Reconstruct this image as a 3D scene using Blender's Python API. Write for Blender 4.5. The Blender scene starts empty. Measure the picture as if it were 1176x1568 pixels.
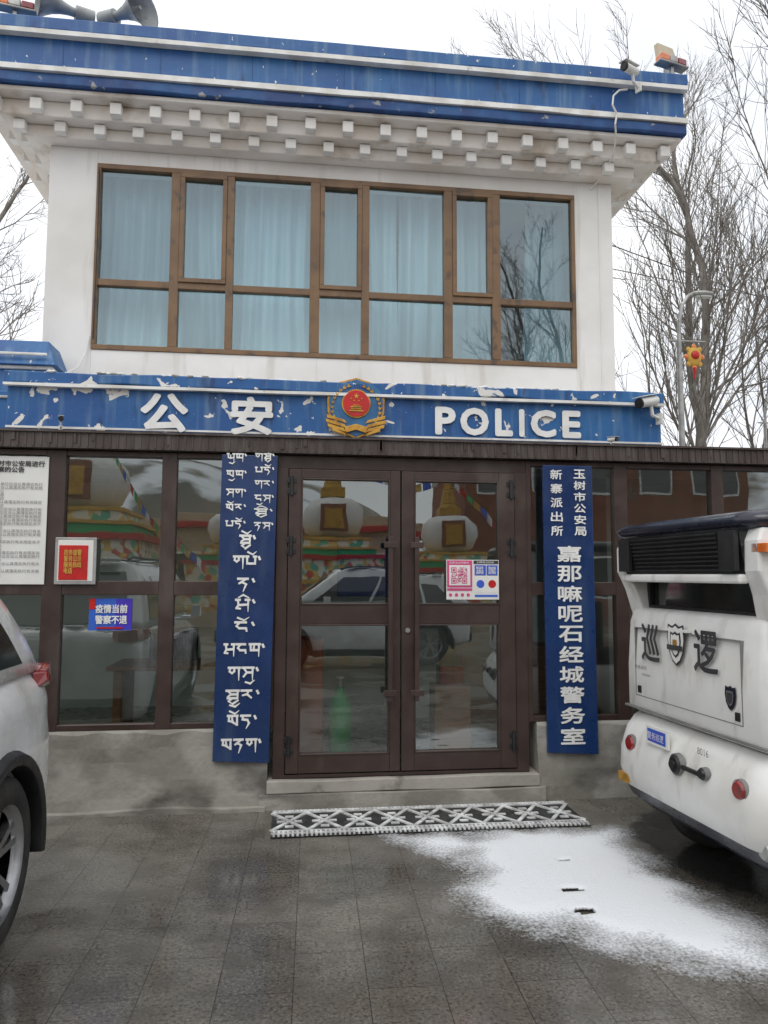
import bpy, bmesh, math, random
from mathutils import Vector, Matrix, noise as mnoise
sc=bpy.context.scene
R=random.Random(7)
# ------------------------------------------------------------------ helpers
def link(o,parent=None):
    sc.collection.objects.link(o)
    if parent: o.parent=parent
    return o
def empty(name,loc=(0,0,0),rz=0):
    o=bpy.data.objects.new(name,None); o.location=loc; o.rotation_euler=(0,0,rz); o.empty_display_size=.2
    return link(o)
class MB:
    def __init__(s): s.v=[];s.f=[];s.m=[];s.mats=[];s.sm=[]
    def mi(s,mat):
        if mat not in s.mats: s.mats.append(mat)
        return s.mats.index(mat)
    def add(s,vs,fs,mat,smooth=False):
        b=len(s.v); s.v+= [tuple(v) for v in vs]; k=s.mi(mat)
        for f in fs: s.f.append([b+i for i in f]); s.m.append(k); s.sm.append(smooth)
    def box(s,x0,x1,y0,y1,z0,z1,mat):
        vs=[(x,y,z) for x in(x0,x1) for y in(y0,y1) for z in(z0,z1)]
        s.add(vs,[(0,1,3,2),(4,6,7,5),(0,4,5,1),(2,3,7,6),(0,2,6,4),(1,5,7,3)],mat)
    def cyl(s,p,q,r0,r1,mat,n=16,smooth=True,caps=True):
        p=Vector(p);q=Vector(q);d=(q-p).normalized(); a=d.orthogonal().normalized(); b=d.cross(a)
        vs=[p+(a*math.cos(t)+b*math.sin(t))*r0 for t in [2*math.pi*i/n for i in range(n)]]+[q+(a*math.cos(t)+b*math.sin(t))*r1 for t in [2*math.pi*i/n for i in range(n)]]
        s.add(vs,[(i,(i+1)%n,n+(i+1)%n,n+i) for i in range(n)],mat,smooth)
        if caps: s.add(vs[:n],[list(range(n))[::-1]],mat); s.add(vs[n:],[list(range(n))],mat)
    def loft(s,rings,mat,smooth=True,caps=True,closed=True,mats=None):
        n=len(rings[0]); vs=[v for r in rings for v in r]
        for j in range(len(rings)-1):
            fs=[(j*n+i,j*n+(i+1)%n,(j+1)*n+(i+1)%n,(j+1)*n+i) for i in range(n if closed else n-1)]
            if j==0: base=len(s.v); s.v+=[tuple(v) for v in vs]
            k=s.mi(mats[j] if mats else mat)
            for f in fs: s.f.append([base+i for i in f]); s.m.append(k); s.sm.append(smooth)
        if caps:
            k=s.mi(mat); s.f.append([base+i for i in range(n)][::-1]); s.m.append(k); s.sm.append(False)
            s.f.append([base+(len(rings)-1)*n+i for i in range(n)]); s.m.append(k); s.sm.append(False)
    def tube(s,pts,r,mat,n=6):
        pts=[Vector(p) for p in pts]
        for a,b in zip(pts,pts[1:]): s.cyl(a,b,r,r,mat,n)
    def sph(s,c,r,mat,sx=1,sy=1,sz=1,n=10,jit=0):
        vs=[];fs=[]
        for i in range(n+1):
            th=math.pi*i/n
            for j in range(2*n):
                ph=math.pi*j/n; k=1+(R.uniform(-jit,jit) if 0<i<n else 0)
                vs.append((c[0]+r*sx*k*math.sin(th)*math.cos(ph),c[1]+r*sy*k*math.sin(th)*math.sin(ph),c[2]+r*sz*k*math.cos(th)))
        for i in range(n):
            for j in range(2*n): fs.append((i*2*n+j,(i+1)*2*n+j,(i+1)*2*n+(j+1)%(2*n),i*2*n+(j+1)%(2*n)))
        s.add(vs,fs,mat,True)
    def obj(s,name,parent=None,bevel=0,subsurf=0,fixn=True):
        me=bpy.data.meshes.new(name); me.from_pydata(s.v,[],s.f)
        for m in s.mats: me.materials.append(m)
        for p,k,q in zip(me.polygons,s.m,s.sm): p.material_index=k; p.use_smooth=q
        if fixn:
            bm=bmesh.new(); bm.from_mesh(me); bmesh.ops.recalc_face_normals(bm,faces=bm.faces); bm.to_mesh(me); bm.free()
        o=bpy.data.objects.new(name,me); link(o,parent)
        if subsurf:
            d=o.modifiers.new('s','SUBSURF'); d.levels=d.render_levels=subsurf
        if bevel:
            d=o.modifiers.new('b','BEVEL'); d.width=bevel; d.segments=2; d.limit_method='ANGLE'; d.angle_limit=.7
        return o
def rr(x0,x1,y0,y1,r,z,n=4):
    out=[]
    for cx,cy,a0 in((x1-r,y1-r,0),(x0+r,y1-r,90),(x0+r,y0+r,180),(x1-r,y0+r,270)):
        for i in range(n+1):
            a=math.radians(a0+90*i/n); out.append((cx+r*math.cos(a),cy+r*math.sin(a),z))
    return out
def to_mesh(o,name,parent):
    bpy.context.view_layer.update()
    dg=bpy.context.evaluated_depsgraph_get()
    me=bpy.data.meshes.new_from_object(o.evaluated_get(dg)); bpy.data.objects.remove(o)
    n=bpy.data.objects.new(name,me); return link(n,parent)
def text(name,body,O,U,V,w,h,mat,parent,b=0.0,ext=.002):
    """text mesh filling a w x h box whose lower-left corner is O, on the plane spanned by U,V; b = stroke thickening"""
    c=bpy.data.curves.new(name,'FONT'); c.body=body; c.size=1; c.resolution_u=3
    o=bpy.data.objects.new(name,c); sc.collection.objects.link(o)
    bpy.context.view_layer.update(); dg=bpy.context.evaluated_depsgraph_get()
    me=bpy.data.meshes.new_from_object(o.evaluated_get(dg)); bpy.data.objects.remove(o)
    P=[(v.co.x,v.co.y) for v in me.vertices]; Fc=[list(p.vertices) for p in me.polygons]
    xs=[p[0] for p in P]; ys=[p[1] for p in P]
    x0,x1,y0,y1=min(xs),max(xs),min(ys),max(ys); O=Vector(O);U=Vector(U);V=Vector(V);Nn=U.cross(V)
    sx=(w-2*b)/(x1-x0); sy=(h-2*b)/(y1-y0)
    sh=[(0,0)] if b==0 else [(0,0)]+[(b*math.cos(k*math.pi/4),b*math.sin(k*math.pi/4)) for k in range(8)]
    vs=[];fs=[]
    for k,(dx,dy) in enumerate(sh):
        base=len(vs)
        for x,y in P: vs.append(O+U*(b+dx+(x-x0)*sx)+V*(b+dy+(y-y0)*sy)+Nn*(ext+k*.00015))
        fs+=[[base+i for i in f] for f in Fc]
    m=MB(); m.add(vs,fs,mat); return m.obj(name,parent,fixn=False)
# ------------------------------------------------------------------ materials
def nt(name):
    m=bpy.data.materials.new(name); m.use_nodes=True; t=m.node_tree; return m,t,t.nodes,t.links,t.nodes['Principled BSDF']
def noise(N,L,src,scale,detail=5,stretch=(1,1,1),dist=0,off=(0,0,0)):
    mp=N.new('ShaderNodeMapping'); mp.inputs['Scale'].default_value=stretch; mp.inputs['Location'].default_value=off; L.new(src,mp.inputs[0])
    n=N.new('ShaderNodeTexNoise'); n.inputs['Scale'].default_value=scale; n.inputs['Detail'].default_value=detail; n.inputs['Distortion'].default_value=dist
    L.new(mp.outputs[0],n.inputs['Vector']); return n.outputs[0]
def ramp(N,L,src,lo,hi,a=0,b=1):
    r=N.new('ShaderNodeMapRange'); r.inputs[1].default_value=lo; r.inputs[2].default_value=hi; r.inputs[3].default_value=a; r.inputs[4].default_value=b
    L.new(src,r.inputs[0]); return r.outputs[0]
def mixc(N,L,fac,a,b):
    m=N.new('ShaderNodeMix'); m.data_type='RGBA'
    if isinstance(fac,(int,float)): m.inputs[0].default_value=fac
    else: L.new(fac,m.inputs[0])
    for k,x in((6,a),(7,b)):
        if isinstance(x,tuple): m.inputs[k].default_value=(*x,1)
        else: L.new(x,m.inputs[k])
    return m.outputs[2]
def bump(N,L,P,h,strength,dist=.01):
    b=N.new('ShaderNodeBump'); b.inputs['Strength'].default_value=strength; b.inputs['Distance'].default_value=dist
    L.new(h,b.inputs['Height']); L.new(b.outputs[0],P.inputs['Normal'])
def pm(name,c1,c2=None,scale=5,rough=.6,metal=0,bmp=0,stretch=(1,1,1),lo=.42,hi=.62,coat=0,c3=None,lo3=.62,hi3=.7,sc3=9,st3=(1,1,1)):
    m,t,N,L,P=nt(name); tc=N.new('ShaderNodeTexCoord').outputs['Object']
    if c2 is None: c2=tuple(x*.8 for x in c1)
    n=noise(N,L,tc,scale,6,stretch); col=mixc(N,L,ramp(N,L,n,lo,hi),c1,c2)
    if c3:
        n3=noise(N,L,tc,sc3,8,st3); col=mixc(N,L,ramp(N,L,n3,lo3,hi3),col,c3)
    L.new(col,P.inputs['Base Color']); P.inputs['Metallic'].default_value=metal
    nr=noise(N,L,tc,scale*3); L.new(ramp(N,L,nr,.3,.7,max(.03,rough-.1),min(1,rough+.1)),P.inputs['Roughness'])
    P.inputs['Coat Weight'].default_value=coat; P.inputs['Coat Roughness'].default_value=.1
    if bmp: bump(N,L,P,noise(N,L,tc,scale*8,8),bmp)
    return m
def glass(name,tint,base,k,wob=.02,gc=(.9,.95,.97)):
    m,t,N,L,P=nt(name); N.remove(P); out=N['Material Output']
    tr=N.new('ShaderNodeBsdfTransparent'); tr.inputs[0].default_value=(*tint,1)
    gl=N.new('ShaderNodeBsdfGlossy'); gl.inputs[0].default_value=(*gc,1); gl.inputs['Roughness'].default_value=.01
    fr=N.new('ShaderNodeFresnel'); fr.inputs[0].default_value=1.5
    ma=N.new('ShaderNodeMath'); ma.operation='MULTIPLY_ADD'; ma.inputs[1].default_value=k; ma.inputs[2].default_value=base; L.new(fr.outputs[0],ma.inputs[0])
    tc=N.new('ShaderNodeTexCoord').outputs['Object']
    b=N.new('ShaderNodeBump'); b.inputs['Strength'].default_value=wob; b.inputs['Distance'].default_value=.05; L.new(noise(N,L,tc,1.6,2),b.inputs['Height']); L.new(b.outputs[0],gl.inputs['Normal'])
    mx=N.new('ShaderNodeMixShader'); L.new(ma.outputs[0],mx.inputs[0]); L.new(tr.outputs[0],mx.inputs[1]); L.new(gl.outputs[0],mx.inputs[2]); L.new(mx.outputs[0],out.inputs[0])
    return m
plaster=pm('white_plaster',(.82,.805,.78),(.72,.70,.665),1.3,.85,bmp=.25,c3=(.50,.45,.38),lo3=.57,hi3=.84,sc3=2.6,st3=(2.8,2.8,.3))
soffitm=pm('soffit_plaster',(.80,.76,.71),(.68,.62,.55),2,.85,bmp=.3,c3=(.44,.36,.28),lo3=.60,hi3=.76,sc3=3.4)
dentm=pm('dentil_plaster',(.82,.81,.78),(.72,.69,.65),4,.85,bmp=.2)
def bluepaint(name,chip=.66):
    m,t,N,L,P=nt(name); tc=N.new('ShaderNodeTexCoord').outputs['Object']
    c=mixc(N,L,ramp(N,L,noise(N,L,tc,1.7,6),.35,.65),(.010,.080,.27),(.018,.125,.33))
    c=mixc(N,L,ramp(N,L,noise(N,L,tc,3.6,7,(4,4,.3)),.50,.78,0,.6),c,(.20,.31,.42))
    c=mixc(N,L,ramp(N,L,noise(N,L,tc,5,8,(1.6,1.6,.5)),.60,.72,0,.7),c,(.008,.025,.08))
    c=mixc(N,L,ramp(N,L,noise(N,L,tc,6.5,10,(1,1,1),.8,(2.2,0,5.1)),chip,chip+.008),c,(.72,.70,.66))
    c=mixc(N,L,ramp(N,L,noise(N,L,tc,26,6,(1,1,.6)),.69,.71),c,(.66,.66,.64))
    L.new(c,P.inputs['Base Color']); P.inputs['Roughness'].default_value=.5
    bump(N,L,P,noise(N,L,tc,14,8),.35); return m
blue=bluepaint('blue_paint',.74); bluef=bluepaint('blue_paint_peeling',.635)
bluedk=pm('blue_trim',(.010,.045,.17),(.018,.09,.26),4,.6,c3=(.3,.3,.3),lo3=.66,hi3=.7)
wline=pm('white_line_paint',(.80,.80,.78),(.64,.62,.58),5,.7,c3=(.3,.28,.25),lo3=.64,hi3=.74,sc3=7)
cement=pm('cement_render',(.34,.325,.29),(.225,.213,.185),2.6,.9,bmp=.7,lo=.44,hi=.56,c3=(.12,.112,.10),lo3=.56,hi3=.70,sc3=1.8,st3=(1,1,1.8))
sillm=pm('stone_step',(.38,.36,.32),(.29,.275,.24),3,.8,bmp=.45,c3=(.16,.145,.12),lo3=.60,hi3=.72,sc3=6)
brown=pm('dark_brown_aluminium',(.042,.024,.019),(.055,.034,.028),6,.42,c3=(.12,.10,.085),lo3=.60,hi3=.85,sc3=3,st3=(1,1,.4))
gutterm=pm('brown_gutter',(.050,.033,.028),(.085,.068,.06),5,.5,stretch=(3,3,.4))
bronze=pm('bronze_window_frame',(.20,.115,.055),(.15,.085,.042),4,.45,c3=(.09,.06,.04),lo3=.58,hi3=.7)
black=pm('black_plastic',(.012,.012,.013),(.02,.02,.021),8,.45)
rubber=pm('tyre_rubber',(.018,.018,.018),(.035,.033,.03),10,.8,bmp=.3)
white=pm('white_lettering',(.82,.82,.80),(.72,.72,.70),8,.6)
navy=pm('navy_sign_panel',(.008,.030,.110),(.012,.040,.14),2.5,.3,c3=(.05,.085,.16),lo3=.55,hi3=.9,sc3=4,st3=(2,2,.4))
carw=pm('white_car_paint',(.76,.77,.77),(.66,.66,.65),3,.25,coat=.8,c3=(.42,.40,.36),lo3=.54,hi3=.9,sc3=5)
cartw=pm('cart_white_paint',(.78,.78,.76),(.69,.68,.65),3,.38,coat=.3,c3=(.38,.35,.30),lo3=.55,hi3=.86,sc3=6,st3=(1.4,1.4,.5))
cartn=pm('cart_navy_paint',(.006,.008,.02),(.012,.014,.03),4,.3,coat=.4,c3=(.10,.10,.10),lo3=.6,hi3=.8)
alloy=pm('alloy',(.42,.42,.43),(.3,.3,.31),6,.35,metal=.9)
steel=pm('galvanised_steel',(.42,.42,.41),(.3,.3,.3),8,.45,metal=.6)
hornm=pm('horn_enamel',(.36,.38,.38),(.26,.27,.27),6,.45,c3=(.15,.13,.11),lo3=.6,hi3=.7)
redl=pm('red_lens',(.28,.010,.012),(.17,.01,.012),20,.15,coat=1)
orl=pm('orange_lens',(.75,.19,.03),(.6,.12,.02),20,.2,coat=1)
red=pm('red_enamel',(.55,.015,.012),(.45,.012,.01),9,.4)
gold=pm('gold_paint',(.60,.33,.055),(.36,.18,.03),14,.4,metal=.45)
embblue=pm('emblem_blue',(.03,.15,.32),(.02,.10,.25),9,.4)
paper=pm('paper',(.75,.75,.72),(.70,.69,.66),3,.7)
ink=pm('ink',(.03,.03,.035),(.05,.05,.05),9,.7)
inkg=pm('printed_text',(.20,.20,.20),(.26,.26,.26),9,.7)
pink=pm('pink_print',(.62,.07,.22),(.5,.05,.18),5,.5)
bprint=pm('blue_print',(.03,.12,.55),(.05,.08,.5),5,.5)
vprint=pm('violet_print',(.06,.03,.45),(.05,.05,.55),5,.5)
curt=pm('curtain_fabric',(.82,.85,.87),(.68,.75,.79),2,.9,stretch=(6,6,.4))
roomw=pm('room_wall',(.66,.68,.65),(.56,.58,.56),1.5,.9)
roomf=pm('room_floor',(.40,.38,.34),(.32,.31,.28),3,.3)
wood=pm('desk_wood',(.26,.12,.05),(.18,.08,.035),5,.5,stretch=(1,8,8))
bark=pm('tree_bark',(.15,.13,.11),(.25,.23,.205),4,.9,bmp=.4)
snowm=pm('snow',(.80,.82,.85),(.72,.75,.79),12,.7,bmp=.5)
brick=pm('red_masonry',(.27,.10,.06),(.20,.07,.045),2,.85,bmp=.3)
orcab=pm('red_cabinet',(.55,.14,.06),(.42,.10,.05),2,.6)
yel=pm('yellow_paint',(.62,.38,.06),(.5,.28,.05),3,.6)
grn=pm('green_paint',(.03,.45,.14),(.03,.34,.12),3,.5)
ochre=pm('ochre_wall',(.58,.46,.31),(.48,.36,.24),2,.85)
def relief(name):
    m,t,N,L,P=nt(name); tc=N.new('ShaderNodeTexCoord').outputs['Object']
    v=N.new('ShaderNodeTexVoronoi'); v.inputs['Scale'].default_value=6.5; L.new(tc,v.inputs['Vector'])
    s=N.new('ShaderNodeSeparateColor'); L.new(v.outputs['Color'],s.inputs[0])
    r=N.new('ShaderNodeValToRGB'); r.color_ramp.interpolation='CONSTANT'; e=r.color_ramp.elements
    cols=[(.80,.77,.66),(.72,.48,.10),(.14,.48,.34),(.82,.80,.74),(.62,.10,.07),(.74,.55,.18),(.80,.74,.6),(.80,.77,.68)]
    e[0].color=(*cols[0],1); e[1].position=.125; e[1].color=(*cols[1],1)
    for i in range(2,8): q=e.new(i/8); q.color=(*cols[i],1)
    L.new(s.outputs[0],r.inputs[0])
    c=mixc(N,L,ramp(N,L,v.outputs['Distance'],.04,.06),(.7,.45,.08),r.outputs[0])
    L.new(c,P.inputs['Base Color']); P.inputs['Roughness'].default_value=.6; return m
rel=relief('painted_relief')
g_up=glass('tinted_window_glass',(.62,.80,.84),.17,1.0,.015,(.75,.87,.92))
g_po=glass('porch_glass',(.82,.89,.85),.18,1.1,.025,(.92,.97,.96))
g_dark=pm('car_window_tint',(.012,.014,.015),(.02,.022,.022),4,.06,coat=1)
X=Vector((1,0,0));Z=Vector((0,0,1))
# ------------------------------------------------------------------ police station
PS=empty('police_station')
m=MB()
wx0,wx1,wz0,wz1=-1.79,2.64,3.61,5.31
Y=6.594
m.box(-2.20,wx0,Y,10.5,2.9,5.45,plaster); m.box(wx1,3.02,Y,10.5,2.9,5.45,plaster)
m.box(wx0,wx1,Y,Y+.22,2.9,wz0,plaster); m.box(wx0,wx1,Y,Y+.22,wz1,5.45,plaster)
m.box(wx0,wx1,10.3,10.5,2.9,5.45,plaster)
m.box(-2.19,3.01,Y+.23,10.5,2.88,2.90,roomf)
m.box(2.88,2.892,Y-.012,Y,2.9,5.44,plaster)
m.obj('upper_wall',PS,bevel=.008)
m=MB()
EX0,EX1=-2.77,3.57
m.box(EX0+.02,EX1-.02,6.215,10.9,5.70,5.742,soffitm)
m.box(-2.55,3.36,6.34,10.8,5.56,5.699,soffitm); m.box(-2.38,3.20,6.465,10.7,5.45,5.559,soffitm)
m.obj('soffit',PS,bevel=.012)
m=MB()
n=19
for i in range(n):
    x=-2.62+i*.332+R.uniform(-.008,.008); dz=R.uniform(-.004,.004)
    m.box(x+.01,x+.105,6.265,6.345,5.580+dz,5.682+dz,dentm)
    x+=.166
    if x<3.15: m.box(x+.01,x+.105,6.39,6.47,5.462-dz,5.552-dz,dentm)
for i in range(11):
    y=6.4+i*.36
    m.box(3.355,3.43,y,y+.10,5.580,5.682,dentm); m.box(3.195,3.27,y+.18,y+.28,5.462,5.552,dentm)
    m.box(-2.62,-2.545,y,y+.10,5.580,5.682,dentm); m.box(-2.45,-2.375,y+.18,y+.28,5.462,5.552,dentm)
m.obj('dentils',PS,bevel=.006)
def wobrow(m,x0,x1,y0,y1,z0,z1,mat,amp=.006,step=.12,seed=0):
    n=int((x1-x0)/step); 
    rings=[]
    for i in range(n+1):
        x=x0+(x1-x0)*i/n; a=amp*mnoise.noise(Vector((x*1.7,seed,0))); b=amp*mnoise.noise(Vector((x*2.1,seed+9,0)))
        rings.append([(x,y0+a,z0+b),(x,y1,z0+b),(x,y1,z1+a),(x,y0+a,z1+a)])
    m.loft(rings,mat,smooth=False)
m=MB()
E=6.194
m.box(EX0,EX1,E,11,5.84,6.19,blue)
wobrow(m,EX0-.01,EX1+.01,E-.025,11,5.745,5.839,bluedk,.010,.1,3)
wobrow(m,EX0-.02,EX1+.02,E-.050,11.02,6.205,6.32,blue,.014,.12,5)
m.obj('roof_band',PS,bevel=.01)
m=MB()
wobrow(m,EX0-.012,EX1+.012,E-.062,E-.001,6.160,6.200,wline,.006,.15,7)
wobrow(m,EX0-.01,EX1+.012,E-.045,E-.003,5.845,5.892,wline,.007,.15,8)
m.box(EX1+.001,EX1+.015,E-.04,10.9,5.845,5.892,wline); m.box(EX1+.001,EX1+.02,E-.05,10.9,6.16,6.20,wline)
m.obj('roof_band_lines',PS)
m=MB()
for i,x in enumerate([-2.0,-1.2,-.42,.38,1.2,1.98,2.75]): m.box(x,x+.006,E-.003,E+.01,5.893,6.158,bluedk)
m.obj('roof_band_joints',PS)
# upper window
m=MB(); fy0,fy1=Y-.012,Y+.06
m.box(wx0,wx1,fy0,fy1,wz0,wz0+.045,bronze); m.box(wx0,wx1,fy0,fy1,wz1-.045,wz1,bronze)
m.box(wx0,wx0+.035,fy0,fy1,wz0+.045,wz1-.045,bronze); m.box(wx1-.035,wx1,fy0,fy1,wz0+.045,wz1-.045,bronze)
mull=[(-1.14,-1.06),(-.645,-.58),(.11,.20),(.585,.655),(1.36,1.44),(1.82,1.90)]
for a,b in mull: m.box(a,b,fy0-.002,fy1,wz0+.045,wz1-.045,bronze)
m.box(wx0+.035,wx1-.035,fy0+.004,fy1-.004,4.19,4.25,bronze)
for a,b in((-1.06,-.645),(.20,.585),(1.44,1.82)):
    z0,z1=4.25,wz1-.045; s=.04
    m.box(a,b,fy0-.012,fy1+.01,z0,z0+s,bronze); m.box(a,b,fy0-.012,fy1+.01,z1-s,z1,bronze)
    m.box(a,a+s,fy0-.012,fy1+.01,z0+s,z1-s,bronze); m.box(b-s,b,fy0-.012,fy1+.01,z0+s,z1-s,bronze)
m.obj('upper_window_frame',PS,bevel=.004)
m=MB(); xs=[wx0]+[v for p in mull for v in p]+[wx1]
for i in range(0,len(xs),2):
    a,b=xs[i],xs[i+1]
    for z0,z1 in((wz0+.045,4.19),(4.25,wz1-.045)):
        e=R.uniform(-.004,.004); e2=R.uniform(-.003,.003); y=Y+.03
        m.add([(a,y+e,z0),(b,y-e,z0),(b,y-e+e2,z1),(a,y+e+e2,z1)],[(0,1,2,3)],g_up)
m.obj('upper_window_glass',PS)
m=MB()
def curtain(m,x0,x1,y,z0,z1,mat,ph=0,gather=1):
    n=int((x1-x0)/.010); vs=[];fs=[];K=8
    for k in range(K+1):
        z=z0+(z1-z0)*k/K
        for i in range(n+1):
            x=x0+(x1-x0)*i/n
            am=.055*(.5+1.0*abs(mnoise.noise(Vector((x*1.6,ph,1.3)))))
            f=math.sin(x*42*gather+ph+3.4*mnoise.noise(Vector((x*2.2,z*.3,ph))))*am
            vs.append((x+.07*mnoise.noise(Vector((x*1.5,z*.8,ph)))*(1-k/K),y+f,z))
    for k in range(K):
        for i in range(n): a=k*(n+1)+i; fs.append((a,a+1,a+n+2,a+n+1))
    m.add(vs,fs,mat,True)
curtain(m,-1.80,.95,6.88,3.45,5.36,curt,.3); curtain(m,.98,1.95,6.91,3.45,5.36,curt,2.3); curtain(m,2.25,2.75,6.95,3.45,5.36,curt,4.1)
m.obj('curtains',PS,fixn=False)
# ---- fascia
F=5.614
m=MB(); m.box(-2.10,2.95,F,5.92,2.68,3.035,bluef)
wobrow(m,-2.12,2.965,F-.035,5.93,3.045,3.128,bluef,.026,.05,2)
m.box(-2.095,2.945,5.93,Y-.002,2.70,2.94,plaster)
m.obj('fascia',PS,bevel=.008)
m=MB(); wobrow(m,-2.115,2.96,F-.048,F-.001,3.018,3.040,wline,.005,.2,12); wobrow(m,-2.10,2.955,F-.008,F-.001,2.712,2.727,wline,.003,.2,13)
m.box(2.951,2.958,F,5.9,2.712,2.727,wline)
m.obj('fascia_lines',PS)
m=MB()
for i in range(150):
    x=R.choice([R.uniform(-2,2.9),R.gauss(1.7,.35),R.gauss(-.6,.5)]); 
    if -2.05<x<2.9: m.sph((x,F+R.uniform(-.03,.05),3.130),R.uniform(.006,.022),R.choice([wline,sillm,snowm]),1.7,1,.6,4,.3)
m.obj('fascia_debris',PS)
text('lettering_gong','公',(-1.15,F-.014,2.705),X,Z,.35,.295,white,PS,.012)
text('lettering_an','安',(-.49,F-.014,2.70),X,Z,.32,.295,white,PS,.012)
for ch,a,b in(('P',1.08,1.245),('O',1.28,1.51),('L',1.56,1.705),('I',1.755,1.80),('C',1.85,2.06),('E',2.11,2.265)):
    text('lettering_'+ch.lower(),ch,(a,F-.014,2.742),X,Z,b-a,.222,white,PS,.012)
# ---- emblem
EM=empty('police_emblem',(.46,F-.03,2.925)); 
def disc(m,cx,cz,rx,rz,y0,y1,mat,n=40,rot=0):
    vs=[(cx+rx*math.cos(t+rot),y0,cz+rz*math.sin(t+rot)) for t in[2*math.pi*i/n for i in range(n)]]; vs+=[(x,y1,z) for x,_,z in vs]
    m.add(vs,[list(range(n)),list(range(n,2*n))]+[(i,(i+1)%n,n+(i+1)%n,n+i) for i in range(n)],mat)
def poly(m,pts,y0,y1,mat):
    n=len(pts); vs=[(x,y0,z) for x,z in pts]+[(x,y1,z) for x,z in pts]
    m.add(vs,[list(range(n)),list(range(n,2*n))]+[(i,(i+1)%n,n+(i+1)%n,n+i) for i in range(n)],mat)
def star(m,cx,cz,r,y,mat,y1):
    poly(m,[(cx+(r if i%2==0 else r*.4)*math.sin(i*math.pi/5),cz+(r if i%2==0 else r*.4)*math.cos(i*math.pi/5)) for i in range(10)],y,y1,mat)
m=MB()
sh=[(0,.240),(.065,.222),(.14,.20),(.20,.15),(.222,.07),(.218,-.03),(.185,-.12),(.12,-.185),(0,-.235)]
poly(m,sh+[(-x,z) for x,z in sh[-2:0:-1]],0,.025,gold)
poly(m,[(x*.93,z*.94) for x,z in sh+[(-x,z) for x,z in sh[-2:0:-1]]],-.006,0,embblue)
for s in(-1,1):
    for i in range(12):
        a=math.radians(-60+i*11.5); cx,cz=s*.178*math.cos(a),.178*math.sin(a)-.005
        d=Vector((s*math.cos(a+1.25),math.sin(a+1.25))); nn=Vector((-d.y,d.x)); c=Vector((cx,cz))
        for q in(-.35,.35):
            dd=(d+nn*q).normalized(); n2=Vector((-dd.y,dd.x))
            poly(m,[tuple(c),tuple(c+dd*.018+n2*.006),tuple(c+dd*.036),tuple(c+dd*.018-n2*.006)],-.012-.0006*i,-.006,gold)
    for k,(w,dz) in enumerate([(.222,-.075),(.228,-.11),(.215,-.145),(.18,-.175)]):
        poly(m,[(s*.07,dz-.045),(s*w,dz-.005),(s*(w+.005),dz+.022),(s*.09,dz-.018)],-.014-.002*k,-.004,gold)
disc(m,0,.035,.112,.112,-.016,-.005,gold); disc(m,0,.035,.102,.102,-.022,-.016,red)
star(m,0,.09,.024,-.027,gold,-.021)
for x,z in((-.040,.070),(.040,.070),(-.020,.055),(.020,.055)): star(m,x,z,.009,-.027,gold,-.021)
m.box(-.055,.055,-.027,-.021,-.030,-.018,gold); m.box(-.04,.04,-.027,-.021,-.014,-.004,gold); poly(m,[(-.05,.0),(.05,.0),(.032,.014),(-.032,.014)],-.028,-.021,gold); m.box(-.025,.025,-.027,-.021,.016,.023,gold)
poly(m,[(-.09,-.150),(0,-.125),(.09,-.150),(.075,-.195),(0,-.17),(-.075,-.195)],-.026,-.012,gold)
m.obj('emblem_plate',EM,bevel=.002)
# ---- porch
m=MB()
m.box(-6.2,6.2,5.39,5.52,2.535,2.65,gutterm); m.box(-6.2,6.2,5.52,5.60,2.53,2.665,gutterm)
m.box(-6.2,6.2,5.37,5.40,2.645,2.66,gutterm)
for i in range(240): m.box(-6.2+i*.052,-6.2+i*.052+.012,5.384,5.39,2.545,2.64,gutterm)
for i in range(50):
    x=R.uniform(-6,6); m.box(x,x+R.uniform(.01,.03),5.381,5.3835,2.56+R.uniform(0,.03),2.64,R.choice([brown,gutterm,gutterm]))
m.obj('porch_gutter',PS)
m=MB(); m.box(-6.2,6.2,5.60,6.58,2.56,2.66,plaster); m.obj('porch_roof',PS)
m=MB(); y0,y1=5.465,5.545
def fr(a,b,z0,z1,dy=0): m.box(a,b,y0+dy,y1,z0,z1,brown)
verts=[(-5.3,-5.2),(-4.4,-4.3),(-3.5,-3.4),(-2.66,-2.56),(-1.755,-1.62),(-.955,-.85),(-.20,-.13),(1.76,1.80),(2.47,2.575),(3.28,3.38),(4.2,4.3),(5.1,5.2),(6.1,6.2)]
for a,b in verts: fr(a,b,.56,2.53)
prev=-6.2
for a,b in verts:
    if not(prev>-.2 and prev<1):
        fr(prev,a,1.50,1.60,.003); fr(prev,a,.56,.60,.003); fr(prev,a,2.49,2.53,.003)
    prev=b
fr(-.13,1.76,2.43,2.53,.003)
m.obj('porch_frame',PS,bevel=.004)
m=MB()
for a,b in((-.13,-.045),(1.665,1.76)): m.box(a,b,5.455,5.55,.20,2.43,brown)
m.box(-.045,1.665,5.455,5.55,.20,.225,brown)
DR=[(-.04,.05,.71,.785),(.795,.89,1.54,1.66)]
for a,b,c,d in DR:
    m.box(a,b,5.44,5.50,.235,2.425,brown); m.box(c,d,5.44,5.50,.235,2.425,brown)
    for z0,z1 in((2.36,2.425),(1.29,1.43),(.235,.36)): m.box(b,c,5.442,5.498,z0,z1,brown)
    for z0,z1 in((1.43,2.36),(.36,1.29)):
        for q in((b,b+.012,z0,z1),(c-.012,c,z0,z1),(b+.012,c-.012,z0,z0+.012),(b+.012,c-.012,z1-.012,z1)): m.box(q[0],q[1],5.436,5.47,q[2],q[3],brown)
m.obj('entrance_doors',PS,bevel=.004)
m=MB()
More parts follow.
